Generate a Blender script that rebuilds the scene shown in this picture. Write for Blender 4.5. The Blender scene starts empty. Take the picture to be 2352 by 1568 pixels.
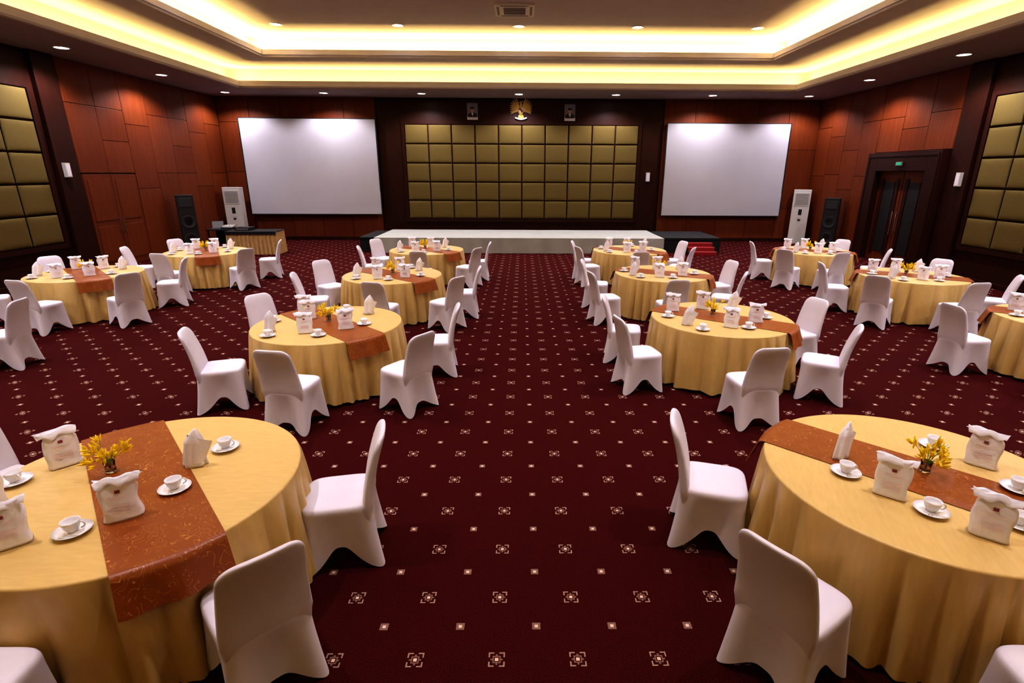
import bpy, math, random
from mathutils import Vector, Matrix
random.seed(7)
scene = bpy.context.scene
try:
    scene.view_settings.view_transform = 'Standard'
    scene.view_settings.look = 'High Contrast'
except Exception as e:
    print(e)

# ------------------------------------------------------------------ helpers
def link(ob, parent=None):
    scene.collection.objects.link(ob)
    if parent is not None:
        ob.parent = parent
    return ob

def nodes_of(m):
    m.use_nodes = True
    nt = m.node_tree
    return nt, nt.nodes, nt.links, nt.nodes.get('Principled BSDF')

def simple(name, col, rough=0.6, metal=0.0, noise=0.08, nscale=20, bump=0.0, bscale=60, spec=0.5, sheen=0.0, emit=None, estr=0.0, stretch=(1,1,1)):
    m = bpy.data.materials.new(name)
    nt, N, L, bs = nodes_of(m)
    bs.inputs['Roughness'].default_value = rough
    bs.inputs['Metallic'].default_value = metal
    bs.inputs['Specular IOR Level'].default_value = spec
    if sheen: bs.inputs['Sheen Weight'].default_value = sheen
    tc = N.new('ShaderNodeTexCoord'); mp = N.new('ShaderNodeMapping'); mp.inputs['Scale'].default_value = stretch
    L.new(tc.outputs['Object'], mp.inputs['Vector'])
    nz = N.new('ShaderNodeTexNoise'); nz.inputs['Scale'].default_value = nscale; nz.inputs['Detail'].default_value = 4
    L.new(mp.outputs[0], nz.inputs['Vector'])
    cr = N.new('ShaderNodeValToRGB')
    cr.color_ramp.elements[0].position = 0.3; cr.color_ramp.elements[1].position = 0.7
    cr.color_ramp.elements[0].color = tuple(c*(1-noise) for c in col)+(1,)
    cr.color_ramp.elements[1].color = tuple(min(1, c*(1+noise)) for c in col)+(1,)
    L.new(nz.outputs['Fac'], cr.inputs[0]); L.new(cr.outputs[0], bs.inputs['Base Color'])
    if bump:
        n2 = N.new('ShaderNodeTexNoise'); n2.inputs['Scale'].default_value = bscale; n2.inputs['Detail'].default_value = 3
        L.new(mp.outputs[0], n2.inputs['Vector'])
        bp = N.new('ShaderNodeBump'); bp.inputs['Strength'].default_value = bump; bp.inputs['Distance'].default_value = 0.01
        L.new(n2.outputs['Fac'], bp.inputs['Height']); L.new(bp.outputs[0], bs.inputs['Normal'])
    if emit:
        bs.inputs['Emission Color'].default_value = tuple(emit)+(1,)
        bs.inputs['Emission Strength'].default_value = estr
    return m

class MB:
    def __init__(s): s.v=[]; s.f=[]; s.m=[]; s.sm=[]
    def quad(s, a,b,c,d, mi=0, sm=False):
        n=len(s.v); s.v += [tuple(a),tuple(b),tuple(c),tuple(d)]; s.f.append((n,n+1,n+2,n+3)); s.m.append(mi); s.sm.append(sm)
    def box(s, x0,x1,y0,y1,z0,z1, mi=0):
        n=len(s.v)
        s.v += [(x0,y0,z0),(x1,y0,z0),(x1,y1,z0),(x0,y1,z0),(x0,y0,z1),(x1,y0,z1),(x1,y1,z1),(x0,y1,z1)]
        for f in ((0,3,2,1),(4,5,6,7),(0,1,5,4),(1,2,6,5),(2,3,7,6),(3,0,4,7)):
            s.f.append(tuple(n+i for i in f)); s.m.append(mi); s.sm.append(False)
    def loft(s, rings, mi=0, cap0=True, cap1=True, sm=True):
        base=len(s.v); k=len(rings[0])
        for r in rings: s.v += [tuple(p) for p in r]
        for i in range(len(rings)-1):
            for j in range(k):
                a=base+i*k+j; b=base+i*k+(j+1)%k
                s.f.append((a,b,b+k,a+k)); s.m.append(mi); s.sm.append(sm)
        if cap0: s.f.append(tuple(base+j for j in range(k))[::-1]); s.m.append(mi); s.sm.append(sm)
        if cap1: s.f.append(tuple(base+(len(rings)-1)*k+j for j in range(k))); s.m.append(mi); s.sm.append(sm)
    def grid(s, fn, nu, nv, mi=0, sm=True):
        base=len(s.v)
        for i in range(nu+1):
            for j in range(nv+1): s.v.append(tuple(fn(i/nu, j/nv)))
        for i in range(nu):
            for j in range(nv):
                a=base+i*(nv+1)+j
                s.f.append((a,a+nv+1,a+nv+2,a+1)); s.m.append(mi); s.sm.append(sm)
    def lathe(s, prof, n=32, mi=0, c=(0,0,0), cap0=False, cap1=False, sm=True):
        s.loft([[(c[0]+r*math.cos(2*math.pi*j/n), c[1]+r*math.sin(2*math.pi*j/n), c[2]+z) for j in range(n)] for r,z in prof], mi, cap0, cap1, sm)
    def ellipsoid(s, c, r, mi=0, n=14, k=9, M=None):
        rings=[]
        for i in range(k+1):
            t=-math.pi/2+math.pi*i/k; cr=max(math.cos(t),0.02); 
            ring=[]
            for j in range(n):
                a=2*math.pi*j/n
                p=Vector((r[0]*cr*math.cos(a), r[1]*cr*math.sin(a), r[2]*math.sin(t)))
                if M is not None: p=M@p
                ring.append((c[0]+p.x,c[1]+p.y,c[2]+p.z))
            rings.append(ring)
        s.loft(rings, mi)
    def mesh(s, name, mats):
        me=bpy.data.meshes.new(name); me.from_pydata(s.v,[],s.f)
        for m in mats: me.materials.append(m)
        me.polygons.foreach_set('material_index', s.m); me.polygons.foreach_set('use_smooth', s.sm)
        me.update(); return me
    def obj(s, name, mats, loc=(0,0,0), rz=0, parent=None, bevel=0):
        ob=bpy.data.objects.new(name, s.mesh(name, mats)); ob.location=loc; ob.rotation_euler[2]=rz
        link(ob,parent)
        if bevel:
            b=ob.modifiers.new('bevel','BEVEL'); b.width=bevel; b.segments=2; b.limit_method='ANGLE'
        return ob

def inst(name, me, loc, rz=0, parent=None):
    ob=bpy.data.objects.new(name, me); ob.location=loc; ob.rotation_euler[2]=rz
    return link(ob,parent)

# ------------------------------------------------------------------ materials
def wood(name, c1, c2, rough=0.32, scale=3.0):
    m=bpy.data.materials.new(name); nt,N,L,bs=nodes_of(m)
    tc=N.new('ShaderNodeTexCoord'); mp=N.new('ShaderNodeMapping'); mp.inputs['Scale'].default_value=(6,6,0.35)
    L.new(tc.outputs['Object'],mp.inputs['Vector'])
    nz=N.new('ShaderNodeTexNoise'); nz.inputs['Scale'].default_value=scale; nz.inputs['Detail'].default_value=8; nz.inputs['Distortion'].default_value=0.6
    L.new(mp.outputs[0],nz.inputs['Vector'])
    cr=N.new('ShaderNodeValToRGB'); cr.color_ramp.elements[0].position=0.35; cr.color_ramp.elements[1].position=0.68
    cr.color_ramp.elements[0].color=c1+(1,); cr.color_ramp.elements[1].color=c2+(1,)
    L.new(nz.outputs['Fac'],cr.inputs[0]); L.new(cr.outputs[0],bs.inputs['Base Color'])
    bs.inputs['Roughness'].default_value=rough; bs.inputs['Specular IOR Level'].default_value=0.22
    return m
M_wood = wood('mahogany_wood',(0.132,0.0300,0.0080),(0.165,0.0390,0.0105),0.5)
M_wood2 = wood('mahogany_wood_alt',(0.120,0.0265,0.0070),(0.150,0.0340,0.0092),0.5)
M_dark = wood('dark_wood',(0.025,0.0068,0.0045),(0.036,0.0095,0.006),0.42)
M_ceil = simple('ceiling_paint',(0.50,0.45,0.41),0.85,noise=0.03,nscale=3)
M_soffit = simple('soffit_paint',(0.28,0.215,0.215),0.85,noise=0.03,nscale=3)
M_lip = simple('ceiling_lip_paint',(0.54,0.52,0.60),0.8,noise=0.03,nscale=3)
M_white_plastic = simple('white_plastic',(0.55,0.53,0.50),0.4,noise=0.02)
M_black = simple('black_paint',(0.012,0.011,0.012),0.5,noise=0.2)
M_blackcloth = simple('black_cloth',(0.008,0.007,0.008),0.9,noise=0.2,bump=0.2)
M_screen = simple('projector_screen_fabric',(0.45,0.44,0.475),0.85,noise=0.02,nscale=1.5)
M_cover = simple('white_spandex',(0.66,0.62,0.70),0.62,noise=0.025,nscale=6,bump=0.10,bscale=9,sheen=0.1)
M_tile = simple('olive_upholstery',(0.142,0.103,0.032),0.8,noise=0.14,nscale=120,bump=0.2,bscale=300,spec=0.2)
M_stage = simple('stage_cloth',(0.37,0.375,0.345),0.7,noise=0.06,nscale=3,bump=0.35,bscale=4)
M_gold = simple('gold_metal',(0.60,0.40,0.12),0.35,metal=0.25,noise=0.1)
M_goldskirt = simple('gold_satin',(0.50,0.33,0.14),0.45,noise=0.1,nscale=8,sheen=0.2)
M_red = simple('red_carpet_step',(0.24,0.007,0.009),0.8,noise=0.1)
M_chrome = simple('chrome',(0.8,0.8,0.8),0.18,metal=1.0,noise=0.02)
M_porc = simple('white_porcelain',(0.80,0.79,0.82),0.18,noise=0.01)
M_paper = simple('white_paper',(0.80,0.78,0.86),0.7,noise=0.02,nscale=30,bump=0.25,bscale=40)
M_pink = simple('pink_print',(0.78,0.62,0.64),0.7,noise=0.02)
M_maroon = simple('maroon_print',(0.25,0.05,0.08),0.7,noise=0.02)
M_yellow = simple('yellow_petals',(0.92,0.66,0.02),0.6,noise=0.12)
M_green = simple('green_stem',(0.12,0.25,0.03),0.6,noise=0.2)
M_lens = simple('downlight_lens',(1,1,1),0.4,emit=(1.0,0.93,0.97),estr=20)
M_exit = simple('exit_sign_green',(0.02,0.3,0.12),0.5,emit=(0.05,0.5,0.3),estr=0.3)
M_grille = simple('grey_grille',(0.16,0.15,0.15),0.6)
M_cone = simple('speaker_cone',(0.022,0.02,0.022),0.6)
M_glass = bpy.data.materials.new('clear_glass'); _,_,_,g=nodes_of(M_glass)
g.inputs['Transmission Weight'].default_value=1.0; g.inputs['Roughness'].default_value=0.02; g.inputs['IOR'].default_value=1.3

# tablecloth
def cloth_mat():
    m=bpy.data.materials.new('golden_tablecloth'); nt,N,L,bs=nodes_of(m)
    tc=N.new('ShaderNodeTexCoord')
    nz=N.new('ShaderNodeTexNoise'); nz.inputs['Scale'].default_value=5; nz.inputs['Detail'].default_value=6
    mp=N.new('ShaderNodeMapping'); mp.inputs['Scale'].default_value=(2,9,1); L.new(tc.outputs['Object'],mp.inputs['Vector']); 
    L.new(mp.outputs[0],nz.inputs['Vector'])
    cr=N.new('ShaderNodeValToRGB'); cr.color_ramp.elements[0].position=0.3; cr.color_ramp.elements[1].position=0.7
    cr.color_ramp.elements[0].color=(0.55,0.380,0.140,1); cr.color_ramp.elements[1].color=(0.61,0.43,0.168,1)
    L.new(nz.outputs['Fac'],cr.inputs[0]); L.new(cr.outputs[0],bs.inputs['Base Color'])
    bp=N.new('ShaderNodeBump'); bp.inputs['Strength'].default_value=0.15; bp.inputs['Distance'].default_value=0.004
    L.new(nz.outputs['Fac'],bp.inputs['Height']); L.new(bp.outputs[0],bs.inputs['Normal'])
    bs.inputs['Roughness'].default_value=0.40; bs.inputs['Sheen Weight'].default_value=0.1
    return m
M_cloth=cloth_mat()
def runner_mat():
    m=bpy.data.materials.new('copper_runner'); nt,N,L,bs=nodes_of(m)
    tc=N.new('ShaderNodeTexCoord')
    nz=N.new('ShaderNodeTexNoise'); nz.inputs['Scale'].default_value=8; nz.inputs['Detail'].default_value=0.3; nz.inputs['Distortion'].default_value=2.2
    L.new(tc.outputs['Object'],nz.inputs['Vector'])
    mu=N.new('ShaderNodeMath'); mu.operation='MULTIPLY'; mu.inputs[1].default_value=6; L.new(nz.outputs['Fac'],mu.inputs[0])
    fr=N.new('ShaderNodeMath'); fr.operation='FRACT'; L.new(mu.outputs[0],fr.inputs[0])
    cr=N.new('ShaderNodeValToRGB'); e=cr.color_ramp.elements
    e[0].position=0.44; e[0].color=(0,0,0,1); e[1].position=0.56; e[1].color=(0,0,0,1)
    x=e.new(0.48); x.color=(1,1,1,1); x=e.new(0.52); x.color=(1,1,1,1)
    L.new(fr.outputs[0],cr.inputs[0])
    n2=N.new('ShaderNodeTexNoise'); n2.inputs['Scale'].default_value=12; L.new(tc.outputs['Object'],n2.inputs['Vector'])
    g2=N.new('ShaderNodeMath'); g2.operation='GREATER_THAN'; g2.inputs[1].default_value=0.45; L.new(n2.outputs['Fac'],g2.inputs[0])
    m3=N.new('ShaderNodeMath'); m3.operation='MULTIPLY'; L.new(cr.outputs[0],m3.inputs[0]); L.new(g2.outputs[0],m3.inputs[1])
    m4=N.new('ShaderNodeMath'); m4.operation='MULTIPLY'; m4.inputs[1].default_value=.85; L.new(m3.outputs[0],m4.inputs[0])
    mx=N.new('ShaderNodeMix'); mx.data_type='RGBA'; L.new(m4.outputs[0],mx.inputs['Factor'])
    mx.inputs[6].default_value=(0.235,0.062,0.010,1); mx.inputs[7].default_value=(0.52,0.24,0.06,1)
    L.new(mx.outputs[2],bs.inputs['Base Color'])
    bs.inputs['Roughness'].default_value=0.38; bs.inputs['Specular IOR Level'].default_value=0.35
    return m
M_runner=runner_mat()

# carpet
def carpet_mat():
    m=bpy.data.materials.new('patterned_carpet'); nt,N,L,bs=nodes_of(m)
    D=0.457
    tc=N.new('ShaderNodeTexCoord'); sp=N.new('ShaderNodeSeparateXYZ'); L.new(tc.outputs['Object'],sp.inputs[0])
    def mth(op,a,b=None,c=None):
        n=N.new('ShaderNodeMath'); n.operation=op
        for i,x in enumerate((a,b,c)):
            if x is None: continue
            if isinstance(x,(int,float)): n.inputs[i].default_value=x
            else: L.new(x,n.inputs[i])
        return n.outputs[0]
    def cell(o,off):
        a=mth('ADD',o,100*D+off+D/2); a=mth('DIVIDE',a,D); a=mth('FRACT',a); a=mth('SUBTRACT',a,0.5); a=mth('MULTIPLY',a,D); return mth('ABSOLUTE',a)
    ax=cell(sp.outputs[0],0.14); ay=cell(sp.outputs[1],0.0)
    bx=cell(sp.outputs[0],0.14+D/2); by=cell(sp.outputs[1],D/2)
    A=mth('MAXIMUM',ax,ay); An=mth('MINIMUM',ax,ay); Bm=mth('MAXIMUM',bx,by)
    ring=mth('MULTIPLY',mth('MULTIPLY',mth('GREATER_THAN',A,0.038),mth('LESS_THAN',A,0.046)),mth('GREATER_THAN',An,0.014))
    inner=mth('LESS_THAN',A,0.010)
    r2=mth('MULTIPLY',mth('GREATER_THAN',A,0.016),mth('LESS_THAN',A,0.023))
    tick=mth('MULTIPLY',mth('MULTIPLY',mth('LESS_THAN',An,0.005),mth('LESS_THAN',A,0.034)),mth('GREATER_THAN',A,0.023))
    dia=mth('MAXIMUM',r2,tick)
    sm=mth('LESS_THAN',Bm,0.025); smc=mth('LESS_THAN',Bm,0.010)
    bright=mth('MAXIMUM',mth('MAXIMUM',inner,smc),mth('MULTIPLY',ring,0.48))
    mid=mth('MULTIPLY',mth('MAXIMUM',sm,dia),0.26)
    mask=mth('MAXIMUM',bright,mid)
    nz=N.new('ShaderNodeTexNoise'); nz.inputs['Scale'].default_value=160; nz.inputs['Detail'].default_value=3; L.new(tc.outputs['Object'],nz.inputs['Vector'])
    cr=N.new('ShaderNodeValToRGB'); cr.color_ramp.elements[0].position=0.35; cr.color_ramp.elements[1].position=0.7
    cr.color_ramp.elements[0].color=(0.022,0.0026,0.0030,1); cr.color_ramp.elements[1].color=(0.082,0.0088,0.0088,1)
    L.new(nz.outputs['Fac'],cr.inputs[0])
    mx=N.new('ShaderNodeMix'); mx.data_type='RGBA'
    L.new(mask,mx.inputs['Factor']); L.new(cr.outputs[0],mx.inputs[6]); mx.inputs[7].default_value=(0.68,0.47,0.37,1)
    L.new(mx.outputs[2],bs.inputs['Base Color'])
    bs.inputs['Roughness'].default_value=0.95; bs.inputs['Specular IOR Level'].default_value=0.04
    bp=N.new('ShaderNodeBump'); bp.inputs['Strength'].default_value=0.4; bp.inputs['Distance'].default_value=0.005
    L.new(nz.outputs['Fac'],bp.inputs['Height']); L.new(bp.outputs[0],bs.inputs['Normal'])
    return m
M_carpet=carpet_mat()

# ------------------------------------------------------------------ room shell
XL,XR,YB,YF=-11.5,11.4,21.7,-6.5
Z0,Z1,Z2=5.28,5.95,6.6
b=MB(); b.box(XL-.2,XR+.2,YF-.2,YB+.2,-0.1,0); b.obj('floor',[M_carpet])
b=MB(); b.box(XL-.2,XR+.2,YB,YB+.2,0,7); b.obj('wall_back',[M_dark])
b=MB(); b.box(XL-.2,XR+.2,YF-.2,YF,0,7); b.obj('wall_front',[M_wood])
b=MB(); b.box(XL-.2,XL,YF,YB,0,7); b.obj('wall_left',[M_dark])
b=MB(); b.box(XR,XR+.2,YF,YB,0,7); b.obj('wall_right',[M_dark])

def ringboxes(b, o, i, z0, z1, mi=0):
    ox0,ox1,oy0,oy1=o; ix0,ix1,iy0,iy1=i
    b.box(ox0,ix0,oy0,oy1,z0,z1,mi); b.box(ix1,ox1,oy0,oy1,z0,z1,mi)
    b.box(ix0,ix1,oy0,iy0,z0,z1,mi); b.box(ix0,ix1,iy1,oy1,z0,z1,mi)
def grow(r,d): return (r[0]-d,r[1]+d,r[2]-d,r[3]+d)
O1=(-9.5,9.3,-4.2,19.6); O2=(-7.95,7.75,-2.6,18.1)
room=(XL,XR,YF,YB)
b=MB()
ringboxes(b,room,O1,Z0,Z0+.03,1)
ringboxes(b,grow(O1,.07),O1,Z0+.03,Z0+.23,2)
ringboxes(b,grow(O1,.65),grow(O1,.6),Z0+.03,Z1)
ringboxes(b,grow(O1,.65),O2,Z1,Z1+.03)
ringboxes(b,grow(O2,.07),O2,Z1+.03,Z1+.21,2)
ringboxes(b,grow(O2,.65),grow(O2,.6),Z1+.03,Z2)
b.box(O2[0]-.65,O2[1]+.65,O2[2]-.65,O2[3]+.65,Z2,Z2+.1)
ringboxes(b,grow(O1,.02),grow(O1,-.03),Z0+.06,Z0+.09,2)
ringboxes(b,grow(O2,.02),grow(O2,-.03),Z1+.06,Z1+.09,2)
b.obj('ceiling',[M_ceil,M_soffit,M_lip])

def area(name,loc,sx,sy,power,col):
    l=bpy.data.lights.new(name,'AREA'); l.shape='RECTANGLE'; l.size=sx; l.size_y=sy; l.energy=power; l.color=col
    o=bpy.data.objects.new(name,l); o.location=loc; o.rotation_euler=(math.pi,0,0); link(o); return o
WARM=(1.0,0.73,0.29)
def cove(o,z,wpm):
    w=.06; off=.30
    Lx=o[1]-o[0]+2*off; Ly=o[3]-o[2]+2*off; cx=(o[0]+o[1])/2; cy=(o[2]+o[3])/2
    area('cove_light_strip',(o[0]-off,cy,z),w,Ly,wpm*Ly,WARM); area('cove_light_strip',(o[1]+off,cy,z),w,Ly,wpm*Ly,WARM)
    area('cove_light_strip',(cx,o[2]-off,z),Lx,w,wpm*Lx,WARM); area('cove_light_strip',(cx,o[3]+off,z),Lx,w,wpm*Lx,WARM)
cove(O1,Z0+.12,14); cove(O2,Z1+.12,25)

# downlights
b=MB()
b.lathe([(0.175,0.0),(0.175,-0.012),(0.145,-0.018),(0.135,-0.004)],28,0)
b.lathe([(0.135,-0.006),(0.08,-0.012),(0.001,-0.014)],28,1,cap1=True)
me_dl=b.mesh('recessed_downlight',[M_white_plastic,M_lens])
spotdata={}
def downlight(x,y,z,p,ang=115,blend=.75):
    o=inst('recessed_downlight',me_dl,(x,y,z))
    key=(p,ang)
    if key not in spotdata:
        l=bpy.data.lights.new('downlight_bulb','SPOT'); l.energy=p; l.spot_size=math.radians(ang); l.spot_blend=blend; l.shadow_soft_size=0.09; l.color=(0.95,0.90,1.0)
        spotdata[key]=l
    s=bpy.data.objects.new('bulb',spotdata[key]); s.location=(0,0,-.04); link(s,o)
for i in range(7): downlight(-10.5+i*3.46,20.55,Z0,340,145,.5)
for y in (17.1,13.6,10.1,6.6,3.1):
    downlight(-10.5,y,Z0,430,145,.5); downlight(10.26,y,Z0,430,145,.5)
for y in (17.1,13.6,10.1,6.6,3.1):
    for x in (-7.0,-3.55,-.1,3.3,6.75): downlight(x,y,Z2,430,92)

# ceiling cassette
b=MB()
b.box(-.5,.5,-.5,.5,-.05,0,0)
for k in (-1,1):
    b.box(-.36,.36,k*.42-.03,k*.42+.03,-.056,-.05,1); b.box(k*.42-.03,k*.42+.03,-.36,.36,-.056,-.05,1)
for i in range(7): b.box(-.28,.28,-.27+i*.085,-.27+i*.085+.045,-.058,-.05,1)
b.obj('ceiling_air_conditioner',[M_white_plastic,M_grille],(-.2,15.45,Z2),bevel=.006)

# ------------------------------------------------------------------ wall panelling
def panels_back(name,x0,x1,cols,splits):
    b=MB(); w=(x1-x0)/cols; g=.006
    for i in range(cols):
        zs=[.12]+splits[i%len(splits)]+[Z0]
        for k in range(len(zs)-1):
            b.box(x0+i*w+g,x0+(i+1)*w-g,YB-.05,YB,zs[k]+g,zs[k+1]-g,(i+k)%2)
    b.obj(name,[M_wood,M_wood2],bevel=.006)
panels_back('wall_panelling_back',XL+.02,-5.55,5,[[2.6,4.4],[1.3,3.5],[2.6,4.4]])
panels_back('wall_panelling_back',5.4,XR-.02,5,[[1.3,3.5],[2.6,4.4]])
def panels_side(name,side,y0,y1,cols,splits,skip=None):
    b=MB(); w=(y1-y0)/cols; g=.006
    x0,x1=(XL,XL+.05) if side<0 else (XR-.05,XR)
    for i in range(cols):
        zs=[.12]+splits[i%len(splits)]+[Z0]
        ya,yb=y0+i*w,y0+(i+1)*w
        for k in range(len(zs)-1):
            z_0=zs[k]
            if skip and yb>skip[0]+.05 and ya<skip[1]-.05:
                if zs[k+1]<=skip[2]: continue
                z_0=max(z_0,skip[2])
            b.box(x0,x1,ya+g,yb-g,z_0+g,zs[k+1]-g,(i+k)%2)
    b.obj(name,[M_wood,M_wood2],bevel=.006)
panels_side('wall_panelling_left',-1,14.5,21.6,7,[[2.55,4.25],[2.55,3.4,4.25],[2.1,3.9]],(14.5,16.53,2.55))
panels_side('wall_panelling_right',1,17.9,21.6,4,[[2.55,4.25],[2.1,3.4],[2.6,3.9]])
panels_side('wall_panelling_right',1,14.7,17.88,3,[[4.25],[3.9]],(14.7,17.8,3.27))
panels_side('wall_panelling_left',-1,-6.4,3.4,8,[[2.55,4.25],[2.1,3.9]])
panels_side('wall_panelling_right',1,-6.4,3.4,8,[[2.55,4.25],[2.1,3.9]])

# upholstered grids
def pillow_grid(name,org,U,V,Nn,cols,rows,cw,ch):
    b=MB(); org=Vector(org);U=Vector(U);V=Vector(V);Nn=Vector(Nn)
    g=.026; w=cw-2*g; h=ch-2*g
    def prof(t):
        e=min(t,1-t)*2
        return (1-(1-min(1,e*3.2))**2.4)
    for i in range(cols):
        for j in range(rows):
            o=org+U*(i*cw+g)+V*(j*ch+g)
            ts=[0,0,.02,.05,.1,.2,.35,.5,.65,.8,.9,.95,.98,1,1]
            n=len(ts)-1
            def fn(u,v):
                iu=int(round(u*n)); iv=int(round(v*n))
                edge= iu in(0,n) or iv in (0,n)
                hgt= 0 if edge else .026+.017*(prof(ts[iu])*prof(ts[iv]))
                return o+U*(ts[iu]*w)+V*(ts[iv]*h)+Nn*hgt
            b.grid(fn,n,n,0)
    W=cols*cw; H=rows*ch
    for s0,s1,t0,t1 in ((-.12,W+.12,-.12,0),(-.12,W+.12,H,H+.10),(-.12,0,0,H),(W,W+.12,0,H)):
        c=[org+U*a+V*q+Nn*e for e in (0,.04) for q in (t0,t1) for a in (s0,s1)]
        n=len(b.v); b.v+=[tuple(p) for p in c]
        for f in ((0,1,3,2),(4,5,7,6),(0,1,5,4),(2,3,7,6),(0,2,6,4),(1,3,7,5)):
            b.f.append(tuple(n+k for k in f)); b.m.append(1); b.sm.append(False)
    return b.obj(name,[M_tile,M_dark])
CW,CH=.895,.70
pillow_grid('upholstered_wall_panels',(-4.49,YB-.04,.86),(1,0,0),(0,0,1),(0,-1,0),10,5,CW,CH)
pillow_grid('upholstered_wall_panels',(XL+.02,13.5,.88),(0,-1,0),(0,0,1),(1,0,0),10,5,CW,CH+.01)
pillow_grid('upholstered_wall_panels',(XR-.02,13.7,.88),(0,-1,0),(0,0,1),(-1,0,0),10,5,CW,CH+.01)
b=MB(); b.box(-5.5,5.35,YB-.04,YB,0,Z0); b.obj('trim_1',[M_dark])
b=MB(); b.box(XL,XL+.12,13.75,14.4,0,Z0); b.box(XL,XL+.12,3.5,4.2,0,Z0); b.obj('trim_2',[M_dark],bevel=.01)
b=MB(); b.box(XR-.12,XR,13.9,14.6,0,Z0); b.box(XR-.12,XR,3.5,4.4,0,Z0); b.obj('trim_3',[M_dark],bevel=.01)
b=MB(); b.box(XL,XR,YB-.07,YB,0,.12); b.obj('baseboard_back',[M_dark])
b=MB(); b.box(XL,XL+.07,YF,14.4,0,.12); b.box(XL,XL+.07,16.55,YB,0,.12); b.obj('baseboard_left',[M_dark])
b=MB(); b.box(XR-.07,XR,YF,14.6,0,.12); b.box(XR-.07,XR,17.9,YB,0,.12); b.obj('baseboard_right',[M_dark])

# left double door
b=MB()
for y0,y1 in ((14.52,15.5),(15.52,16.5)):
    b.box(XL+.001,XL+.06,y0,y1,0.01,2.52,0)
    b.box(XL+.06,XL+.07,y0+.12,y1-.12,.2,1.15,1); b.box(XL+.06,XL+.07,y0+.12,y1-.12,1.3,2.38,1)
for y in (15.43,15.59):
    b.box(XL+.07,XL+.1,y-.012,y+.012,1.0,1.03,2); b.box(XL+.07,XL+.1,y-.012,y+.012,1.3,1.33,2); b.box(XL+.1,XL+.12,y-.012,y+.012,.95,1.38,2)
b.obj('door_1',[M_wood2,M_wood,M_chrome],bevel=.004)
# right portal + door
b=MB()
b.box(XR-.28,XR-.001,14.72,15.2,0,3.25,0); b.box(XR-.28,XR-.001,17.35,17.85,0,3.25,0); b.box(XR-.28,XR-.001,15.2,17.35,2.72,3.25,0)
b.box(XR-.30,XR-.28,14.78,14.84,0.02,3.2,0); b.box(XR-.30,XR-.28,17.73,17.79,0.02,3.2,0); b.box(XR-.30,XR-.28,14.84,17.73,3.12,3.18,0)
b.box(XR-.08,XR-.001,15.2,16.26,.01,2.72,1); b.box(XR-.08,XR-.001,16.29,17.35,.01,2.72,1)
for y0 in (15.2,16.29):
    b.box(XR-.10,XR-.08,y0+.30,y0+.76,.3,2.4,3)
    b.box(XR-.11,XR-.08,y0+.12,y0+.26,.2,2.5,0); b.box(XR-.11,XR-.08,y0+.80,y0+.94,.2,2.5,0)
for y in (16.18,16.37):
    b.box(XR-.16,XR-.13,y-.015,y+.015,.85,1.55,2); b.box(XR-.13,XR-.08,y-.01,y+.01,.95,.98,2); b.box(XR-.13,XR-.08,y-.01,y+.01,1.42,1.45,2)
b.obj('door_2',[M_dark,M_wood2,M_chrome,M_black],bevel=.006)
b=MB(); b.box(-.03,0,-.13,.13,-.055,.055,0); b.box(-.034,-.03,-.11,.11,-.035,.035,1)
b.obj('exit_sign',[M_grille,M_exit],(XR-.315,16.25,2.92))

def wallspk(x,y,z,rz):
    b=MB(); b.box(-.07,.07,-.09,0,-.17,.17,0)
    b.box(-.055,.055,-.095,-.09,-.15,.12,1)
    b.obj('wall_speaker',[M_white_plastic,M_cover],(x,y,z),rz,bevel=.015)
wallspk(4.92,YB-.04,2.48,0); wallspk(XL+.12,13.95,2.62,math.pi/2); wallspk(XR-.12,14.1,2.50,-math.pi/2)

# ------------------------------------------------------------------ projector screens
def pscreen(x0,x1,z0,z1,y,rz=0):
    w=x1-x0; e=bpy.data.objects.new('projector_screen',None); e.location=((x0+x1)/2,y,0); e.rotation_euler[2]=rz; link(e)
    b=MB(); b.grid(lambda u,v:(-w/2+w*u, .006*math.sin(u*23+v*4)*(1-v), z0+(z1-z0)*v),50,10,0); b.obj('screen_fabric',[M_screen],parent=e)
    b=MB(); t=.035
    b.box(-w/2-t,w/2+t,.01,.06,z1-.01,z1+t,0); b.box(-w/2-t,-w/2+.01,-.004,.03,z0-t,z1,0); b.box(w/2-.01,w/2+t,-.004,.03,z0-t,z1,0); b.box(-w/2-t,w/2+t,-.01,.03,z0-t,z0,0)
    b.box(-w/2+.3,-w/2+.36,.06,.14,z1-.03,z1+.02,0); b.box(w/2-.36,w/2-.3,.06,.14,z1-.03,z1+.02,0)
    b.obj('screen_frame',[M_black],parent=e)
pscreen(-10.58,-5.54,1.04,4.50,21.42,math.radians(1.6))
pscreen(5.52,10.22,1.03,4.42,21.5,0)

# ------------------------------------------------------------------ stage
b=MB()
SX0,SX1,SY0,SY1,SZ=-5.0,4.82,18.05,20.8,.51
b.grid(lambda u,v:(SX0+(SX1-SX0)*u,SY0+(SY1-SY0)*v,SZ+.004*math.sin(u*40)*math.sin(v*9)),60,14,0)
def skirtf(u,v):
    z=SZ*(1-v)+.004; return (SX0+(SX1-SX0)*u, SY0-.02*v-.014*math.sin(u*95+2*math.sin(u*17))*v, z)
b.grid(skirtf,300,6,0)
b.grid(lambda u,v:(SX0-.015*v*(1+math.sin(u*40)),SY0+(SY1-SY0)*u,SZ*(1-v)+.004),60,5,0)
b.grid(lambda u,v:(SX1+.015*v*(1+math.sin(u*40)),SY0+(SY1-SY0)*u,SZ*(1-v)+.004),60,5,0)
b.box(SX0,SX1,SY1-.02,SY1,0,SZ,0)
b.obj('stage',[M_stage])
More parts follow.
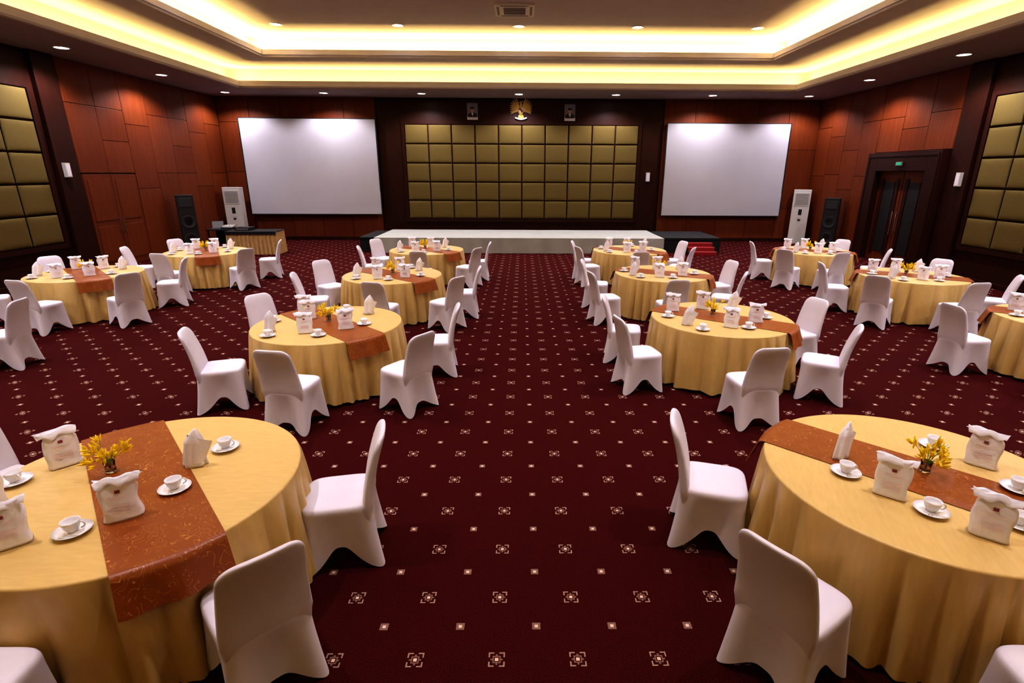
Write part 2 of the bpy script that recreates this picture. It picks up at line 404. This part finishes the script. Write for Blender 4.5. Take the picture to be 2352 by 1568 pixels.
def blackplat(x0,x1,y0,y1,z):
    b=MB(); b.box(x0,x1,y0,y1,z-.06,z,0)
    for x in (x0+.03,x1-.07):
        for y in (y0+.03,y1-.07): b.box(x,x+.04,y,y+.04,0,z-.06,0)
    b.box(x0+.01,x1-.01,y0+.01,y0+.02,0,z-.06,0); b.box(x0+.01,x0+.02,y0+.01,y1-.01,0,z-.06,0); b.box(x1-.02,x1-.01,y0+.01,y1-.01,0,z-.06,0)
    b.obj('stage_platform',[M_blackcloth])
blackplat(-5.55,-5.06,18.3,20.5,.5); blackplat(4.9,6.85,18.35,20.6,.5)
b=MB()
for i in range(3): b.box(-.45,.45,-.24*(i+1),-.24*i,0,.36-.12*i,0)
for x in (-.48,.45): 
    for i in range(3): b.box(x,x+.03,-.24*(i+1),-.24*i,0,.37-.12*i,1)
b.obj('stage_steps',[M_red,M_black],(6.05,18.34,0),bevel=.006)

# ------------------------------------------------------------------ floor standing air conditioners
def acunit(x,y,rz):
    b=MB(); b.box(-.3,.3,-.2,.2,0,2.05,0)
    b.box(-.26,.26,-.215,-.2,1.45,1.95,0)
    for i in range(9): b.box(-.23,.23,-.222,-.213,1.5+i*.047,1.5+i*.047+.022,2)
    b.box(-.06,.06,-.21,-.2,1.1,1.32,1); b.box(-.1,.1,-.207,-.2,.98,1.38,0)
    b.box(-.05,.05,-.212,-.2,.88,.94,1)
    b.obj('floor_air_conditioner',[M_white_plastic,M_black,M_grille],(x,y,0),rz,bevel=.008)
acunit(-10.88,20.75,math.radians(8)); acunit(10.88,21.15,math.radians(-25))

def spk(x,y,rz,h):
    b=MB(); b.box(-.24,.24,-.22,.22,.04,h,0)
    for z in (h*.25,h*.55):
        M=Matrix.Rotation(math.pi/2,3,'X')
        b.loft([[tuple(M@Vector((r*math.cos(2*math.pi*j/28),r*math.sin(2*math.pi*j/28),zz))+Vector((0,0,z))) for j in range(28)] for r,zz in ((.2,.22),(.2,.24),(.17,.235),(.05,.20),(.01,.205))],1)
    b.box(-.18,.18,-.235,-.22,h*.8,h*.95,1)
    for a in (-.2,.16):
        for c in (-.18,.14): b.box(a,a+.04,c,c+.04,0,.04,0)
    b.obj('loudspeaker',[M_black,M_cone],(x,y,0),rz,bevel=.01)
spk(-11.0,17.9,math.radians(35),1.88); spk(10.95,19.1,math.radians(-35),1.82)

# equipment tables
b=MB(); b.box(-.78,.78,-.4,.4,.72,.75,1)
def pl(u,v):
    P=[(-.78,-.4),(.78,-.4),(.78,.4),(-.78,.4),(-.78,-.4)]; Ls=[1.56,.8,1.56,.8]; T=sum(Ls); s=u*T; k=0
    while k<3 and s>Ls[k]: s-=Ls[k]; k+=1
    t=min(1,s/Ls[k]); x=P[k][0]+(P[k+1][0]-P[k][0])*t; y=P[k][1]+(P[k+1][1]-P[k][1])*t
    a=.026*(.4+v)*math.sin(u*T*2*math.pi/.13); f=1+.02*v
    nx,ny=[(0,-1),(1,0),(0,1),(-1,0)][k]
    return (x*f+nx*a,y*f+ny*a,.745-.735*v)
b.grid(pl,520,5,0)
b.box(-.80,.80,-.43,.43,.75,.757,2); b.box(-.80,.80,-.435,-.428,.66,.757,2)
b.obj('skirted_equipment_table',[M_goldskirt,M_dark,M_blackcloth],(-8.85,17.9,0),math.radians(4))
b=MB(); b.box(-.45,.45,-.3,.3,.70,.74,0)
for x in (-.42,.38):
    for y in (-.27,.23): b.box(x,x+.04,y,y+.04,0,.70,0)
b.box(-.4,.4,.2,.22,.2,.7,0)
b.obj('equipment_desk',[M_black],(-10.24,18.55,0),bevel=.004)
b=MB(); b.box(-.18,.18,-.12,.12,0,.018,0); b.box(-.16,.16,-.09,.05,.018,.021,1)
b.quad((-.18,.12,.018),(.18,.12,.018),(.18,.18,.24),(-.18,.18,.24),0); b.quad((-.17,.118,.03),(.17,.118,.03),(.17,.175,.235),(-.17,.175,.235),1)
b.obj('laptop',[M_black,M_grille],(-10.44,18.55,.74),math.radians(20))
b=MB(); b.quad((-.2,-.17,.05),(.2,-.17,.05),(.2,.17,.12),(-.2,.17,.12),0); b.box(-.2,.2,-.17,.17,0,.05,0)
for i in range(7):
    for j in range(4): b.lathe([(.012,.05),(.010,.105+.01*j)],8,1,(-.16+i*.052,-.10+j*.07,0),cap1=True)
b.obj('audio_mixer',[M_black,M_white_plastic],(-10.02,18.5,.74))
b=MB(); b.box(-.25,.25,-.2,.2,0,.1,0); b.box(-.2,.2,-.205,-.2,.03,.07,1)
b.obj('audio_amplifier',[M_black,M_grille],(-9.2,17.95,.757))

# ------------------------------------------------------------------ portraits and emblem
M_pbg=simple('portrait_background',(0.16,0.16,0.24),0.4); M_skin=simple('portrait_skin',(0.45,0.25,0.16),0.5); M_suit=simple('portrait_suit',(0.015,0.015,0.02),0.5)
M_shirt=simple('portrait_shirt',(0.6,0.6,0.65),0.5); M_hair=simple('portrait_cap',(0.008,0.008,0.01),0.5)
def portrait(x,z):
    b=MB(); w,h=.22,.31
    b.box(-w,w,-.03,0,-h,h,0); b.box(-w+.02,w-.02,-.034,-.03,-h+.02,h-.02,1)
    b.box(-w+.02,w-.02,-.0345,-.034,-h+.02,-h+.14,3)
    def flat(pts,y,mi):
        n=len(b.v); b.v+=[(p[0],y,p[1]) for p in pts]; b.f.append(tuple(range(n,n+len(pts)))); b.m.append(mi); b.sm.append(False)
    flat([(-.18,-.20),(.18,-.20),(.165,-.10),(.10,-.05),(0,-.03),(-.10,-.05),(-.165,-.10)],-.036,2)
    flat([(-.045,-.045),(0,-.17),(.045,-.045)],-.038,3)
    flat([(.07*math.cos(a*math.pi/10),.05+.09*math.sin(a*math.pi/10)) for a in range(20)],-.040,4)
    flat([(-.075,.085),(.075,.085),(.07,.15),(-.07,.16)],-.042,5)
    b.obj('framed_portrait',[M_black,M_pbg,M_suit,M_shirt,M_skin,M_hair],(x,YB-.042,z))
portrait(-1.88,4.81); portrait(1.80,4.79)

b=MB()
def feather(c,ang,L,w,mi=0,th=.014):
    M=Matrix.Rotation(ang,3,'Y'); p=M@Vector((0,0,L/2)); b.ellipsoid((c[0]+p.x,c[1],c[2]+p.z),(w,th,L/2),mi,10,7,M)
for s in (-1,1):
    for i in range(9):
        a=s*math.radians(22+i*11.5); feather((s*.05+s*.02*i*.4,0.0,.10-.012*i),a,.36-.012*i,.026)
    for i in range(7):
        a=s*math.radians(30+i*13); feather((s*.05,-.02,.09-.015*i),a,.21,.026)
    feather((s*.05,-.02,-.14),s*math.radians(158),.12,.022)
    for k in (-1,0,1): feather((s*.09,-.03,-.245),s*math.radians(150)+k*.5,.05,.008)
for i in range(7): feather((0,.0,-.12),math.radians(180+(i-3)*11),.20,.022)
b.ellipsoid((0,-.02,.0),(.095,.045,.17)); b.ellipsoid((0,-.03,.17),(.045,.04,.08)); b.ellipsoid((-.01,-.04,.25),(.04,.04,.042))
feather((-.03,-.04,.25),math.radians(-105),.07,.012)
for k in range(4): feather((.015+.01*k,-.03,.26),math.radians(10+22*k),.05,.008)
def sh(x0,x1,z0,z1,mi,y=-.075):
    b.box(x0,x1,y,y+.012,z0,z1,mi)
b.box(-.075,.075,-.068,-.03,-.07,.08,0); b.ellipsoid((0,-.05,-.07),(.073,.018,.05),0)
sh(-.066,-.002,.005,.072,1); sh(.002,.066,.005,.072,2); sh(-.066,-.002,-.065,.0,2); sh(.002,.066,-.065,.0,1); sh(-.022,.022,-.02,.026,3,-.082)
b.grid(lambda u,v:((u-.5)*.40,-.06-.01*math.sin(u*math.pi),-.27+.035*math.cos((u-.5)*math.pi*1.2)*-1+.045*v),20,1,2)
b.obj('garuda_national_emblem',[M_gold,M_red,M_white_plastic,M_black],(-.05,YB-.05,4.86))
bpy.data.objects['garuda_national_emblem'].scale=(1.1,1,1.1)

# ------------------------------------------------------------------ banquet chair
def superell(a,bb,phi,n):
    c,s=math.cos(phi),math.sin(phi)
    return (abs(c/a)**n+abs(s/bb)**n)**(-1.0/n)
def chair_mesh():
    b=MB(); N=112; rings=[]
    A,Bq=.235,.222
    K=16
    for k in range(K+1):
        t=k/K; ring=[]
        for j in range(N):
            ph=2*math.pi*j/N
            r0=superell(A,Bq,ph,5)
            w=abs(math.sin(2*ph))**3.0; w2=abs(math.sin(2*ph))**5
            c=math.cos(ph); side=c*c
            arch=.17*(1-side)+side*(.15 if c>0 else .11)
            rh=r0*((1-w2)*.88+w2*1.17)
            zh=(1-w)*arch
            tt=t**1.3
            pinch=-.014*math.sin(math.pi*t)*(1-w2)
            r=r0+(rh-r0)*tt+pinch
            z=.445+(zh+.002-.445)*t
            x=r*math.cos(ph)-.002; y=r*math.sin(ph)
            if c<-.2: x-= .035*t*w2
            ring.append((x,y,z))
        rings.append(ring)
    rings=rings[::-1]
    for f,z in ((.995,.462),(.975,.477),(.93,.487),(.8,.492),(.5,.495),(.2,.496),(.02,.496)):
        ring=[]
        for j in range(N):
            ph=2*math.pi*j/N; r=superell(A,Bq,ph,5 if f>.6 else 3)*f
            ring.append((r*math.cos(ph)-.002*(f>.6),r*math.sin(ph),z))
        rings.append(ring)
    b.loft(rings,0,cap0=False,cap1=True)
    # back
    rings=[]; H=.945; R=.085; n=56
    zs=[.30,.34,.38,.42,.46,.50,.55,.62,.70,.78,.84,H-R]+[H-R+R*math.sin(math.radians(a)) for a in (12,25,38,50,62,72,80,86,89.5)]
    for z in zs:
        u=max(0,(z-.45)/(H-.45))
        hb=.2235-.030*u
        th=.040-.014*u
        xc=-.199-.035*u-.08*u*u
        if z<.45:
            q=(.46-z)/.16; th=.040-.022*q; hb=.2215-.02*q; xc=-.197+.006*q
        if z>H-R:
            q=math.sqrt(max(0,1-((z-(H-R))/R)**2)); hb=hb-R+R*q; th=max(.004,th*(q**.5))
        ring=[]
        for j in range(n):
            a=2*math.pi*j/n; c,s=math.cos(a),math.sin(a)
            yy=hb*math.copysign(abs(s)**(2/5.5),s)
            xx=xc+th*math.copysign(abs(c)**(2/3.),c)-.018*(1-min(1,abs(yy)/.2)**2)*u
            ring.append((xx,yy,z))
        rings.append(ring)
    b.loft(rings,0)
    for sx in (-1,1):
        for sy in (-1,1):
            x1,y1=(.215 if sx>0 else -.245),sy*.20
            rr=[]
            for q,z in ((0,.44),(1,0.0)):
                cx=sx*.19+(x1-sx*.19)*q; cy=sy*.18+(y1-sy*.18)*q
                rr.append([(cx+.011*math.cos(a*math.pi/5),cy+.011*math.sin(a*math.pi/5),z) for a in range(10)])
            b.loft(rr,1)
    return b.mesh('dining_chair',[M_cover,M_black])
ME_chair=chair_mesh()

# ------------------------------------------------------------------ tables
RT=.915; ZT=.76
def cloth_mesh(seed):
    rnd=random.Random(seed); ph=[rnd.random()*6.28 for _ in range(8)]
    b=MB(); N=420; rings=[]
    for f in (.02,.3,.6,.85,.96,.985): rings.append([(RT*f*math.cos(2*math.pi*j/N),RT*f*math.sin(2*math.pi*j/N),ZT) for j in range(N)])
    for a in (20,45,70,90):
        a=math.radians(a); rings.append([((RT-.014+.014*math.sin(a))*math.cos(2*math.pi*j/N),(RT-.014+.014*math.sin(a))*math.sin(2*math.pi*j/N),ZT-.014*(1-math.cos(a))) for j in range(N)])
    K=18
    for k in range(1,K+1):
        t=k/K; ring=[]
        for j in range(N):
            th=2*math.pi*j/N
            warp=th+.10*math.sin(3*th+ph[0])+.05*math.sin(5*th+ph[1])+.015*math.sin(11*th+ph[6])
            amp=.5+.5*math.sin(4*th+ph[2])
            w=abs(math.sin(14*warp+ph[3]))
            fold=(2*w**.75-1)*(.6+.4*amp)+.22*math.sin(7*th+ph[4])
            f2=.25*math.sin(47*warp+ph[7])*t
            r=RT+.002+ .042*t +.058*(fold+f2)*(t**.65)
            hem=.018+.020*(1+math.sin(4*th+ph[5]))*.5+.008*math.sin(28*warp+ph[3])
            z=(ZT-.014)+(max(.006,hem)-(ZT-.014))*t
            ring.append((r*math.cos(th),r*math.sin(th),z))
        rings.append(ring)
    b.loft(rings,0,cap0=True,cap1=False)
    return b.mesh('tablecloth',[M_cloth])
ME_cloth=[cloth_mesh(s) for s in (1,2,3)]
b=MB(); b.lathe([(.02,ZT-.03),(RT-.03,ZT-.03),(RT-.03,ZT-.008),(.02,ZT-.008)],48,0,cap0=True,cap1=True,sm=False)
for a in range(4):
    t=a*math.pi/2+.4; x,y=.6*math.cos(t),.6*math.sin(t); b.lathe([(.018,0),(.018,ZT-.03)],10,0,(x,y,0),cap0=True,cap1=True)
ME_tbl=b.mesh('table_frame',[M_dark])
def runner_mesh():
    b=MB(); W=.25; hang=.21
    def fn(u,v):
        y=(v-.5)*2*W; xe=math.sqrt(RT*RT-y*y)
        tot=xe+hang; s=(u-.5)*2*tot; sg=1 if s>=0 else -1; s=abs(s)
        if s<=xe: return (sg*(s+.006*(s/xe)),y,ZT+.004)
        d=s-xe
        if d<.02:
            a=d/.02*math.pi/2; return (sg*(xe+.006+.022*math.sin(a)),y,ZT+.004-.014*(1-math.cos(a)))
        q=d-.02
        return (sg*(xe+.038+.30*q+.014*math.sin(y*26+1)*q*5), y*(1+.05*q*4), ZT-.010-q)
    b.grid(fn,140,18,0)
    return b.mesh('table_runner',[M_runner])
ME_runner=runner_mesh()

# crockery
b=MB()
b.lathe([(.02,0.004),(.045,.002),(.055,.006),(.088,.017),(.089,.019),(.055,.010),(.03,.009),(.001,.009)],36,0,cap0=True)
b.lathe([(.022,.010),(.024,.016),(.036,.035),(.043,.060),(.045,.074),(.042,.074),(.040,.060),(.033,.036),(.02,.022),(.001,.021)],32,0)
rr=[]
for i in range(13):
    a=math.radians(-80+160*i/12); cx=.040+.024*math.cos(a); cz=.046+.019*math.sin(a)
    rr.append([(cx+.0045*math.cos(k*math.pi/3)*math.cos(a),.0045*math.sin(k*math.pi/3),cz+.0045*math.cos(k*math.pi/3)*math.sin(a)) for k in range(6)])
b.loft(rr,0)
b.ellipsoid((-.02,-.062,.017),(.014,.009,.003),1); b.box(-.01,.07,-.064,-.060,.017,.019,1)
ME_cup=b.mesh('coffee_cup_and_saucer',[M_porc,M_chrome])

def bag_mesh(seed):
    rnd=random.Random(seed); b=MB(); rings=[]; n=56; p1,p2,p3,p4=[rnd.random()*6 for _ in range(4)]
    Ht=.245; K=22
    def dims(t):
        hw=.090*(1-.05*math.sin(math.pi*min(1,t/.85)))
        if t>.74: hw-= .012*math.sin(math.pi*(t-.74)/.26)
        if t>.86: hw+= .024*((t-.86)/.14)
        hd=.044*(1-t)**.7+.007
        return hw,hd
    for k in range(K+1):
        t=k/K; z=Ht*t; hw,hd=dims(t)
        ring=[]
        for j in range(n):
            a=2*math.pi*j/n; c,s=math.cos(a),math.sin(a)
            x=hw*math.copysign(abs(c)**.4,c); y=hd*math.copysign(abs(s)**.5,s)
            side=abs(c)**3
            x+=side*.006*math.sin(t*8+p1+(2 if c>0 else 0)); y+=side*.006*math.sin(t*13+p2)
            y+=.0035*math.sin(x*46+t*7+p3)*math.sin(t*8+p4)*(1 if s>0 else .6)
            y+=.012*math.sin(x*26+p3)*max(0,(t-.7))*3
            zz=z+(.012*math.sin(x*34+p2)*max(0,t-.6)*2.5)
            x+=.05*max(0,t-.8)*math.sin(p4)
            ring.append((x,y,zz))
        rings.append(ring)
    b.loft(rings,0)
    sx=.01*math.sin(p4)
    b.grid(lambda u,v:((u-.5)*(.212-.02*v)+sx,-.012-.018*math.sin(v*math.pi*.5)+.008*math.sin(u*9+p1),Ht+.003-.036*v+.007*math.sin(u*11+p3)-.006*math.sin(u*17+p1)*v),22,5,0)
    b.grid(lambda u,v:((u-.5)*.212+sx,.008-.020*v+.008*math.sin(u*9+p1),Ht-.002+.005*v+.007*math.sin(u*11+p3)),22,3,0)
    def mark(x0,x1,z0,z1,mi):
        f=lambda z: -dims(z/Ht)[1]-.0045
        b.quad((x0,f(z0),z0),(x1,f(z0),z0),(x1,f(z1),z1),(x0,f(z1),z1),mi)
    mark(-.012,.012,.162,.180,2); mark(-.045,.045,.142,.147,1); mark(-.03,.03,.131,.135,1)
    for i in range(4): mark(-.05+.01*(i%2),.045,.095-.012*i,.100-.012*i,1)
    return b.mesh('printed_paper_bag',[M_paper,M_pink,M_maroon])
ME_bag=[bag_mesh(s) for s in (3,8,15,21)]
def napkin_mesh():
    b=MB(); rings=[]; n=44
    for k in range(17):
        t=k/16; z=.26*t
        r=.058*(1-.35*t) if t<.6 else .058*.79*(1-((t-.6)/.4)**1.7)+.003
        tw=.9*t
        ring=[]
        for j in range(n):
            a=2*math.pi*j/n; rr=r*(1+.16*math.sin(5*a+t*2)*(1-.3*t))
            x=rr*1.15*math.cos(a+tw*.3)+.035*t*t; y=rr*.62*math.sin(a+tw*.3)
            ring.append((x,y,z))
        rings.append(ring)
    b.loft(rings,0)
    b.grid(lambda u,v:(-.03+.09*u+.045*v*(.4+u),-.035*math.cos((u-.5)*2.6)*(1-.5*v)-.006,.03+.20*v-.07*u*v),8,8,0)
    return b.mesh('folded_napkin',[M_paper])
ME_nap=napkin_mesh()
def vase_mesh():
    b=MB(); rnd=random.Random(5)
    b.lathe([(.001,.002),(.03,.002),(.032,.01),(.028,.04),(.033,.075),(.030,.075),(.025,.04),(.028,.012),(.001,.010)],24,0)
    for i in range(14):
        a=rnd.random()*6.28; sp=.02+.095*rnd.random(); h=.11+.10*rnd.random()
        rr=[]
        for k in range(6):
            t=k/5; x=sp*t**1.6*math.cos(a); y=sp*t**1.6*math.sin(a); z=.02+(h-.02)*t
            rr.append([(x+.0022*math.cos(q*2.09),y+.0022*math.sin(q*2.09),z) for q in range(3)])
        b.loft(rr,2)
        x,y=sp*math.cos(a),sp*math.sin(a)
        for q in range(8):
            M=Matrix.Rotation(a,3,'Z')@Matrix.Rotation(rnd.uniform(-.2,1.3),3,'Y')@Matrix.Rotation(rnd.random()*.8-.4,3,'X')
            p=M@Vector((0,0,.02)); off=Vector((rnd.uniform(-.014,.014),rnd.uniform(-.014,.014),rnd.uniform(-.045,.015)))
            b.ellipsoid((x+p.x+off.x,y+p.y+off.y,h+p.z+off.z),(.0065,.004,.026),1,6,4,M)
    return b.mesh('flower_vase',[M_glass,M_yellow,M_green])
ME_vase=vase_mesh()

ZI=ZT+.006
def put(kind,x,y,deg=0):
    if kind=='bag': inst('printed_paper_bag',random.choice(ME_bag),(x,y,ZI),math.radians(deg))
    elif kind=='nap': inst('folded_napkin',ME_nap,(x,y,ZI),math.radians(deg))
    elif kind=='cup': inst('coffee_cup_and_saucer',ME_cup,(x,y,ZI),math.radians(deg))
    elif kind=='vase': inst('flower_vase',ME_vase,(x,y,ZI),math.radians(deg))

GEN=[('bag',-.12,-.46),('bag',-.48,.42),('bag',.32,-.27),('nap',-.60,-.32),('nap',.38,.42),('cup',-.50,-.55),('cup',.10,-.56),('cup',.56,-.10),('cup',-.72,.1),('cup',.12,.70),('vase',-.05,.10),('bag',-.02,.48)]
def table(x,y,run,items='gen',i=[0]):
    e=bpy.data.objects.new('banquet_table',None); e.location=(x,y,0); link(e)
    inst('tablecloth',ME_cloth[i[0]%3],(0,0,0),i[0]*1.1,e); inst('table_frame',ME_tbl,(0,0,0),0,e)
    inst('table_runner',ME_runner,(x,y,.001),math.radians(run))
    i[0]+=1
    if items=='gen':
        r=random.Random(i[0])
        a=math.radians(r.uniform(-12,12))
        for k,dx,dy in GEN:
            X=dx*math.cos(a)-dy*math.sin(a); Y=dx*math.sin(a)+dy*math.cos(a)
            face=math.degrees(math.atan2(x,y))*-1
            put(k,x+X+r.uniform(-.025,.025),y+Y+r.uniform(-.025,.025),face+r.uniform(-25,25) if k!='vase' else r.uniform(0,360))
    else:
        for k,X,Y,d in items: put(k,X,Y,d)

table(-2.37,2.91,-48.5,[('vase',-2.63,3.0,20),('bag',-2.22,2.54,32),('bag',-3.0,3.10,50),('bag',-2.64,2.31,38),('nap',-2.14,3.08,20),('bag',-3.05,2.62,60),
  ('cup',-3.13,2.88,-20),('cup',-2.39,2.40,10),('cup',-2.10,2.80,30),('cup',-2.06,3.30,0),('cup',-2.88,2.40,0)])
table(-2.48,6.55,-44,[('bag',-2.60,6.11,15),('bag',-2.97,7.05,20),('bag',-2.17,6.28,20),('nap',-3.05,6.15,0),('nap',-2.09,7.0,10),('cup',-2.98,5.95,0),('cup',-2.40,5.98,0),('cup',-2.0,6.47,20),('cup',-3.2,6.6,0),('cup',-2.45,7.2,0),('vase',-2.50,6.62,0),('bag',-2.80,6.75,30)])
table(-2.45,9.95,-40); table(-2.40,13.4,-38)
table(2.55,2.95,-45,[('nap',2.17,3.17,30),('bag',2.22,2.74,-38),('cup',2.09,2.97,0),('cup',2.34,2.56,-20),('vase',2.62,2.99,40),('cup',2.92,3.32,30),('bag',3.06,3.08,-45),('bag',2.50,2.36,-40),('cup',2.74,2.44,0),('cup',3.04,2.78,0)])
table(2.68,6.85,-37); table(2.74,10.2,-28); table(2.72,13.45,-38)
table(-8.25,10.0,-45); table(-7.65,12.95,-60)
table(7.4,13.4,-30); table(7.5,10.0,-30); table(7.5,6.8,-40); table(-8.45,6.7,-40)

chairs=[(-1.27,3.2,192),(-1.40,2.24,133),(-2.42,1.72,90),(-3.72,3.32,-20),
(-3.44,5.72,19),(-2.42,5.22,81),(-1.33,5.67,146),(-1.16,6.78,186),(-3.52,7.22,-35),
(-3.66,9.15,12),(-2.33,8.62,77),(-3.75,10.3,-38),(-1.33,8.96,145),(-1.1,9.78,183),
(-1.12,13.45,182),(-1.3,12.55,150),(-3.58,12.7,12),(-3.6,13.85,-35),(-2.3,12.08,86),
(1.40,3.36,-17),(1.45,2.24,34),(2.42,1.70,88),
(1.48,6.26,12),(1.48,7.32,-10),(2.50,5.32,97),(3.63,5.96,150),(3.87,7.12,196),
(1.52,9.36,12),(1.52,10.6,-10),(2.57,8.88,95),(3.7,9.4,155),(3.95,10.5,196),
(1.6,13.7,-10),(1.62,12.75,18),(2.65,12.15,95),(3.90,13.7,197),(3.82,12.75,150),
(-7.02,9.2,148),(-7.10,10.62,200),(-8.05,8.70,80),(-9.3,9.15,38),(-9.4,10.7,-35),
(-8.87,12.4,14),(-7.72,11.64,82),(-6.52,12.3,145),(-6.5,13.65,198),(-8.7,13.7,-30),
(6.25,13.7,-10),(6.36,12.5,40),(7.15,12.1,100),(8.4,12.55,150),(8.4,14.1,215),
(6.25,10.35,-12),(6.38,9.2,45),(7.45,8.7,95),(8.45,9.2,148),(8.5,10.7,215),
(6.12,6.9,5),(6.45,5.72,45),(7.5,5.5,92),
(-7.12,7.0,190),(-7.6,5.8,130)]
for x,y,a in chairs: inst('dining_chair',ME_chair,(x,y,0),math.radians(a))

# ------------------------------------------------------------------ world + camera
w=bpy.data.worlds.new('world'); scene.world=w; w.use_nodes=True
w.node_tree.nodes['Background'].inputs[0].default_value=(0.02,0.018,0.02,1); w.node_tree.nodes['Background'].inputs[1].default_value=0.2

th=math.radians(17.66); ps=math.radians(0.7); ro=math.radians(0.29)
F=Vector((math.sin(ps)*math.cos(th),math.cos(ps)*math.cos(th),-math.sin(th)))
R0=Vector((math.cos(ps),-math.sin(ps),0)); U0=R0.cross(F)
Rr=R0*math.cos(ro)+U0*math.sin(ro); Uu=Rr.cross(F)
cam=bpy.data.cameras.new('camera'); co=bpy.data.objects.new('camera',cam); link(co)
M=Matrix((Rr,Uu,-F)).transposed().to_4x4(); M.translation=Vector((0,0,2.6)); co.matrix_world=M
cam.sensor_width=36; cam.lens=1213/2352*36; cam.shift_x=-37/2352; cam.clip_end=100; cam.clip_start=.05
scene.camera=co
